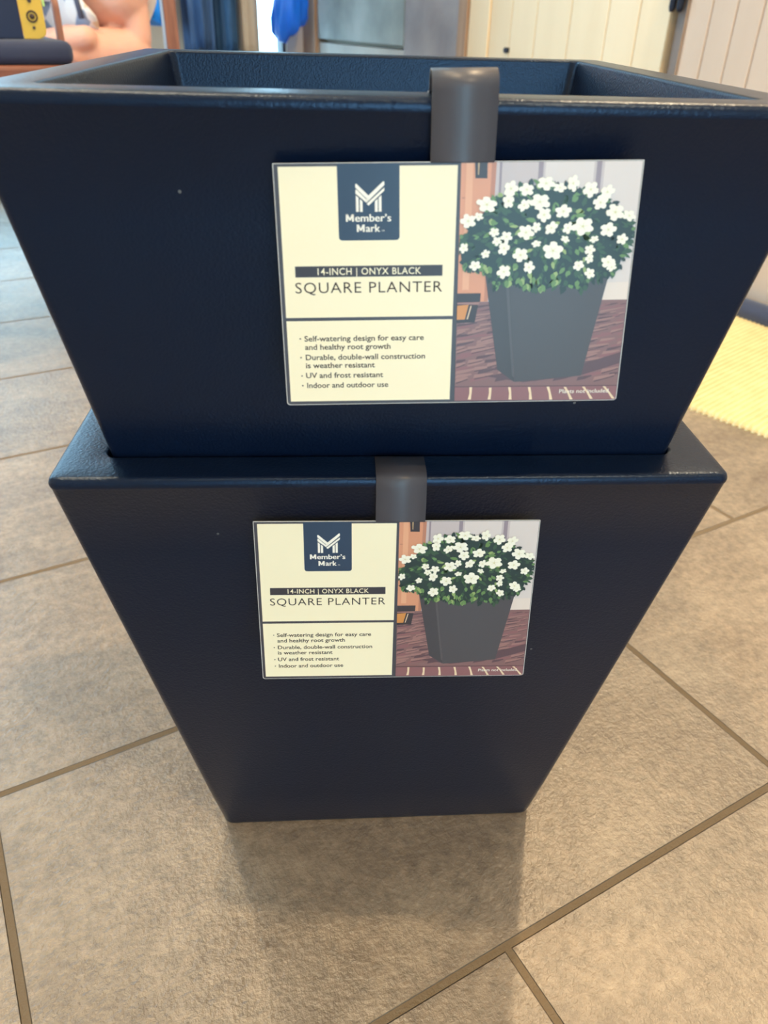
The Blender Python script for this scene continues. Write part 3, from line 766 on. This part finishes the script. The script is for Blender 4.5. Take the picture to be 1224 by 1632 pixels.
# trunk, neck, head, arms, hands
cap(bm, Pp(-.815, 2.06, .56), Pp(-.80, 2.00, .80), .115, .125); cap(bm, Pp(-.80, 2.00, .80), Pp(-.80, 1.975, .92), .125, .10)
cap(bm, Pp(-.67, 1.97, .93), Pp(-.93, 1.96, .93), .055, .055); cap(bm, Pp(-.80, 1.96, .95), Pp(-.80, 1.93, 1.06), .052, .048)
ball(bm, Pp(-.80, 1.90, 1.13), (.078, .095, .11)); ball(bm, Pp(-.80, 1.865, 1.08), (.055, .06, .06))
cap(bm, Pp(-.80, 1.805, 1.13), Pp(-.80, 1.79, 1.105), .010, .014); ball(bm, Pp(-.725, 1.91, 1.12), (.012, .022, .032)); ball(bm, Pp(-.875, 1.91, 1.12), (.012, .022, .032))
for s, sh, el, wr in ((1, (-.65, 1.965, .92), (-.62, 1.90, .70), (-.74, 1.76, .66)), (-1, (-.95, 1.955, .92), (-1.0, 1.89, .70), (-.87, 1.75, .66))):
    cap(bm, Pp(*sh), Pp(*el), .05, .04); cap(bm, Pp(*el), Pp(*wr), .04, .026)
    w0 = Pp(*wr); pal = w0 + Vector((-s*.055, -.035, .005)); cap(bm, w0, pal, .026, .028)
    for k in range(4):
        b0 = pal + Vector((-s*.012, -.010, -.024+.016*k)); ln = (.028, .034, .036, .030)[k]
        m0 = b0 + Vector((-s*ln*.8, -ln*.5, .0)); cap(bm, b0, m0, .009, .0085); cap(bm, m0, m0 + Vector((-s*.008, .022, -.008)), .0085, .0075)
    th0 = w0 + Vector((-s*.03, -.02, .024)); cap(bm, th0, th0+Vector((-s*.02, -.022, .026)), .011, .0095); cap(bm, th0+Vector((-s*.02, -.022, .026)), th0+Vector((-s*.044, -.026, .026)), .0095, .008)
body = obj('body', bm, m_skin, ps, True)
rm = body.modifiers.new('skin_union', 'REMESH'); rm.mode = 'VOXEL'; rm.voxel_size = .005; rm.use_smooth_shade = True
sm = body.modifiers.new('soften', 'SMOOTH'); sm.factor = .5; sm.iterations = 3
bm = bmesh.new(); ball(bm, Pp(-.80, 1.925, 1.165), (.088, .098, .098)); ball(bm, Pp(-.80, 1.96, 1.10), (.075, .06, .09)); obj('hair', bm, m_hair, ps, True)
for x in (-.83, -.77):
    bm = bmesh.new(); ball(bm, Pp(x, 1.812, 1.145), (.011, .008, .008), 0, 2); obj('eye', bm, m_blk, ps, True)
# shirt
bm = bmesh.new(); rings = []
for z, cy, rx, ry in ((.56, 2.05, .155, .14), (.66, 2.03, .150, .138), (.78, 2.005, .155, .145), (.88, 1.985, .17, .135), (.95, 1.97, .13, .09), (.985, 1.955, .07, .065)):
    rings.append([Pp(-.80+rx*math.cos(t)*(1+.03*math.sin(5*t+z*20)), cy+ry*math.sin(t), z) for t in [2*math.pi*k/28 for k in range(28)]])
loft(bm, rings, False, False); obj('shirt', bm, m_shirt, ps, True)
# shorts: two loose legs
bm = bmesh.new()
for hip, knee, frac, seed in ((hipR, kneeR, .98, 1.0), (hipL, kneeL, .8, 2.0)):
    ax = (knee-hip).normalized(); x = Vector((0, 0, 1)); x = (x-ax*x.dot(ax)).normalized(); y = ax.cross(x); L = (knee-hip).length
    rings = []
    for k in range(9):
        f = -.25 + (frac+.25)*k/8
        r = .108 - .020*k/8 + .010*max(0, k-5)/3
        ring = []
        for j in range(40):
            t = 2*math.pi*j/40; dn = max(0, -math.cos(t))
            rr = r*(1+.05*math.sin(5*t+seed+k*.5)*(k/8) + .10*dn*(k/8))
            ff = f*L + (.018*math.sin(3*t+seed) + .012*math.sin(7*t) - .035*dn)*(k/8)**2
            ring.append(hip + ax*ff + x*rr*math.cos(t) + y*rr*math.sin(t))
        rings.append(ring)
    loft(bm, rings, True, False)
sh_ = obj('shorts', bm, m_print, ps, True)
so = sh_.modifiers.new('cloth_thickness', 'SOLIDIFY'); so.thickness = .003; so.offset = 1
bm = bmesh.new(); pth = [Pp(-.630, 1.92, .66), Pp(-.632, 1.885, .62), Pp(-.630, 1.872, .575), Pp(-.624, 1.872, .527)]
tube(bm, pth, [.006, .007, .007, .006], 8); obj('tie_cord', bm, mat('slate_cord', srgb(84, 96, 124), .8), sh_)

# ------------------------------------------------------------------ things hanging by the back wall
m_jean = mat('dark_blue_coat_cloth', srgb(40, 62, 98), .7, .3, var=(9, srgb(78, 110, 156), .18, (3, 3, .5)))
m_teal = mat('blue_green_coat_cloth', srgb(34, 60, 92), .6, .3, var=(7, srgb(54, 92, 132), .2, (2, 2, .8)))
m_beige_cl = mat('beige_cloth', srgb(206, 196, 184), .85, var=(8, srgb(184, 168, 152), .2, (4, 4, .5)))
m_beige_cl.node_tree.nodes['Principled BSDF'].inputs['Subsurface Weight'].default_value = .7
m_beige_cl.node_tree.nodes['Principled BSDF'].inputs['Subsurface Radius'].default_value = (.07, .066, .062)
m_bag = mat('blue_plastic_bag_film', srgb(22, 112, 236), .25, .5)
m_bag.node_tree.nodes['Principled BSDF'].inputs['Subsurface Weight'].default_value = .3
m_sky = mat('bright_blue_cloth', srgb(30, 142, 236), .6)
# rail on the wall
rl = thing('coat_rail', 'wooden peg rail on the back wall above the hanging coats', 'coat rail', W(.92, WB-.012, 1.42), T0)
bm = bmesh.new(); box(bm, -.40, .40, -.012, .012, -.05, .05, 0, .004); obj('rail_board', bm, m_trimwood, rl)
PEGS = (.70, .894, .987, 1.095, 1.27)
for u in PEGS:
    bm = bmesh.new(); tube(bm, [(u-.92, -.008, 0), (u-.92, -.05, .005), (u-.92, -.075, .025)], [.007, .007, .009], 10); obj('peg', bm, m_trimwood, rl)
def drape(name, label, cat, u, v, z0, z1, wu, wv, m, folds, seed, taper=.25, group=None, skew=0.0):
    rr = random.Random(seed); ph = [rr.uniform(0, 6.28) for _ in range(6)]
    bm = bmesh.new(); rings = []; K = 22; J = 72
    for k in range(K+1):
        f = k/K; z = z0+(z1-z0)*f
        wdt = 1.0 if f < .72 else max(taper, 1-(f-.72)/.28*(1-taper))
        ring = []
        for j in range(J):
            t = 2*math.pi*j/J
            c, s = math.cos(t), math.sin(t)
            q = (1+.11*math.sin(folds*t+ph[0]+.8*f)+.06*math.sin((folds+4)*t+ph[1]-1.2*f)+.03*math.sin(2*t+ph[2]+5*f))*wdt
            sc = abs(c)**.75*(1 if c > 0 else -1); ss = abs(s)**.75*(1 if s > 0 else -1)
            dz = (.012*math.sin(3*t+ph[3])+.006*math.sin(8*t+ph[4]))*(1-f)**3
            ring.append((wu*sc*q + skew*(1-f), wv*ss*q, z+dz-z0))
        rings.append(ring)
    loft(bm, rings)
    o = obj(name, bm, m); o.location = W(u, v, z0); o.rotation_euler = (0, 0, T0)
    return tag(o, label, cat, group)
drape('hanging_coat', 'dark denim-blue coat hanging left, right next to the brown bench post', 'coat', .890, WB-.135, .420, 1.40, .045, .085, m_jean, 7, 4, group='coats on the back wall')
drape('hanging_coat', 'blue-green coat hanging between the denim-blue coat and the beige cloth', 'coat', .985, WB-.135, .412, 1.40, .042, .085, m_teal, 5, 9, group='coats on the back wall')
drape('hanging_cloth', 'beige cloth hanging in front of the bright glass door', 'cloth', 1.083, WB-.12, .392, 1.40, .040, .06, m_beige_cl, 6, 12)
drape('hanging_jacket', 'bright sky-blue jacket hanging on the wall behind the bare knee', 'jacket', .70, WB-.14, .512, 1.40, .055, .08, m_sky, 5, 15)
# blue plastic bag
bm = bmesh.new(); rings = []; J = 64
rr = random.Random(5); ph = [rr.uniform(0, 6.28) for _ in range(8)]
for k, (z, w_, d_) in enumerate(((.0, .028, .02), (.008, .055, .035), (.03, .068, .05), (.075, .072, .055), (.13, .064, .05), (.20, .050, .04), (.27, .034, .026), (.33, .018, .015), (.40, .012, .008))):
    ring = []
    for j in range(J):
        t = 2*math.pi*j/J
        q = 1+.10*math.sin(6*t+ph[0]+z*14)+.07*math.sin(11*t+ph[1]-z*20)+.05*math.sin(3*t+ph[2]+z*30)
        tilt = .030*math.cos(t)*(1 if z < .1 else .3)
        ring.append((w_*q*math.cos(t), d_*q*math.sin(t), z+tilt+.006*math.sin(5*t+ph[3])))
    rings.append(ring)
loft(bm, rings)
bg_ = thing('plastic_bag', 'bright blue plastic bag hanging against the glass door, beside the weathered boards', 'bag', W(1.275, WB-.115, .475), T0)
obj('bag_pouch', bm, m_bag, bg_)
bm = bmesh.new(); tube(bm, [(-.004, 0, .38), (-.006, 0, .6), (-.004, .02, .90), (-.003, .045, .962)], [.008, .006, .006, .005], 8); obj('handle', bm, m_bag, bg_)
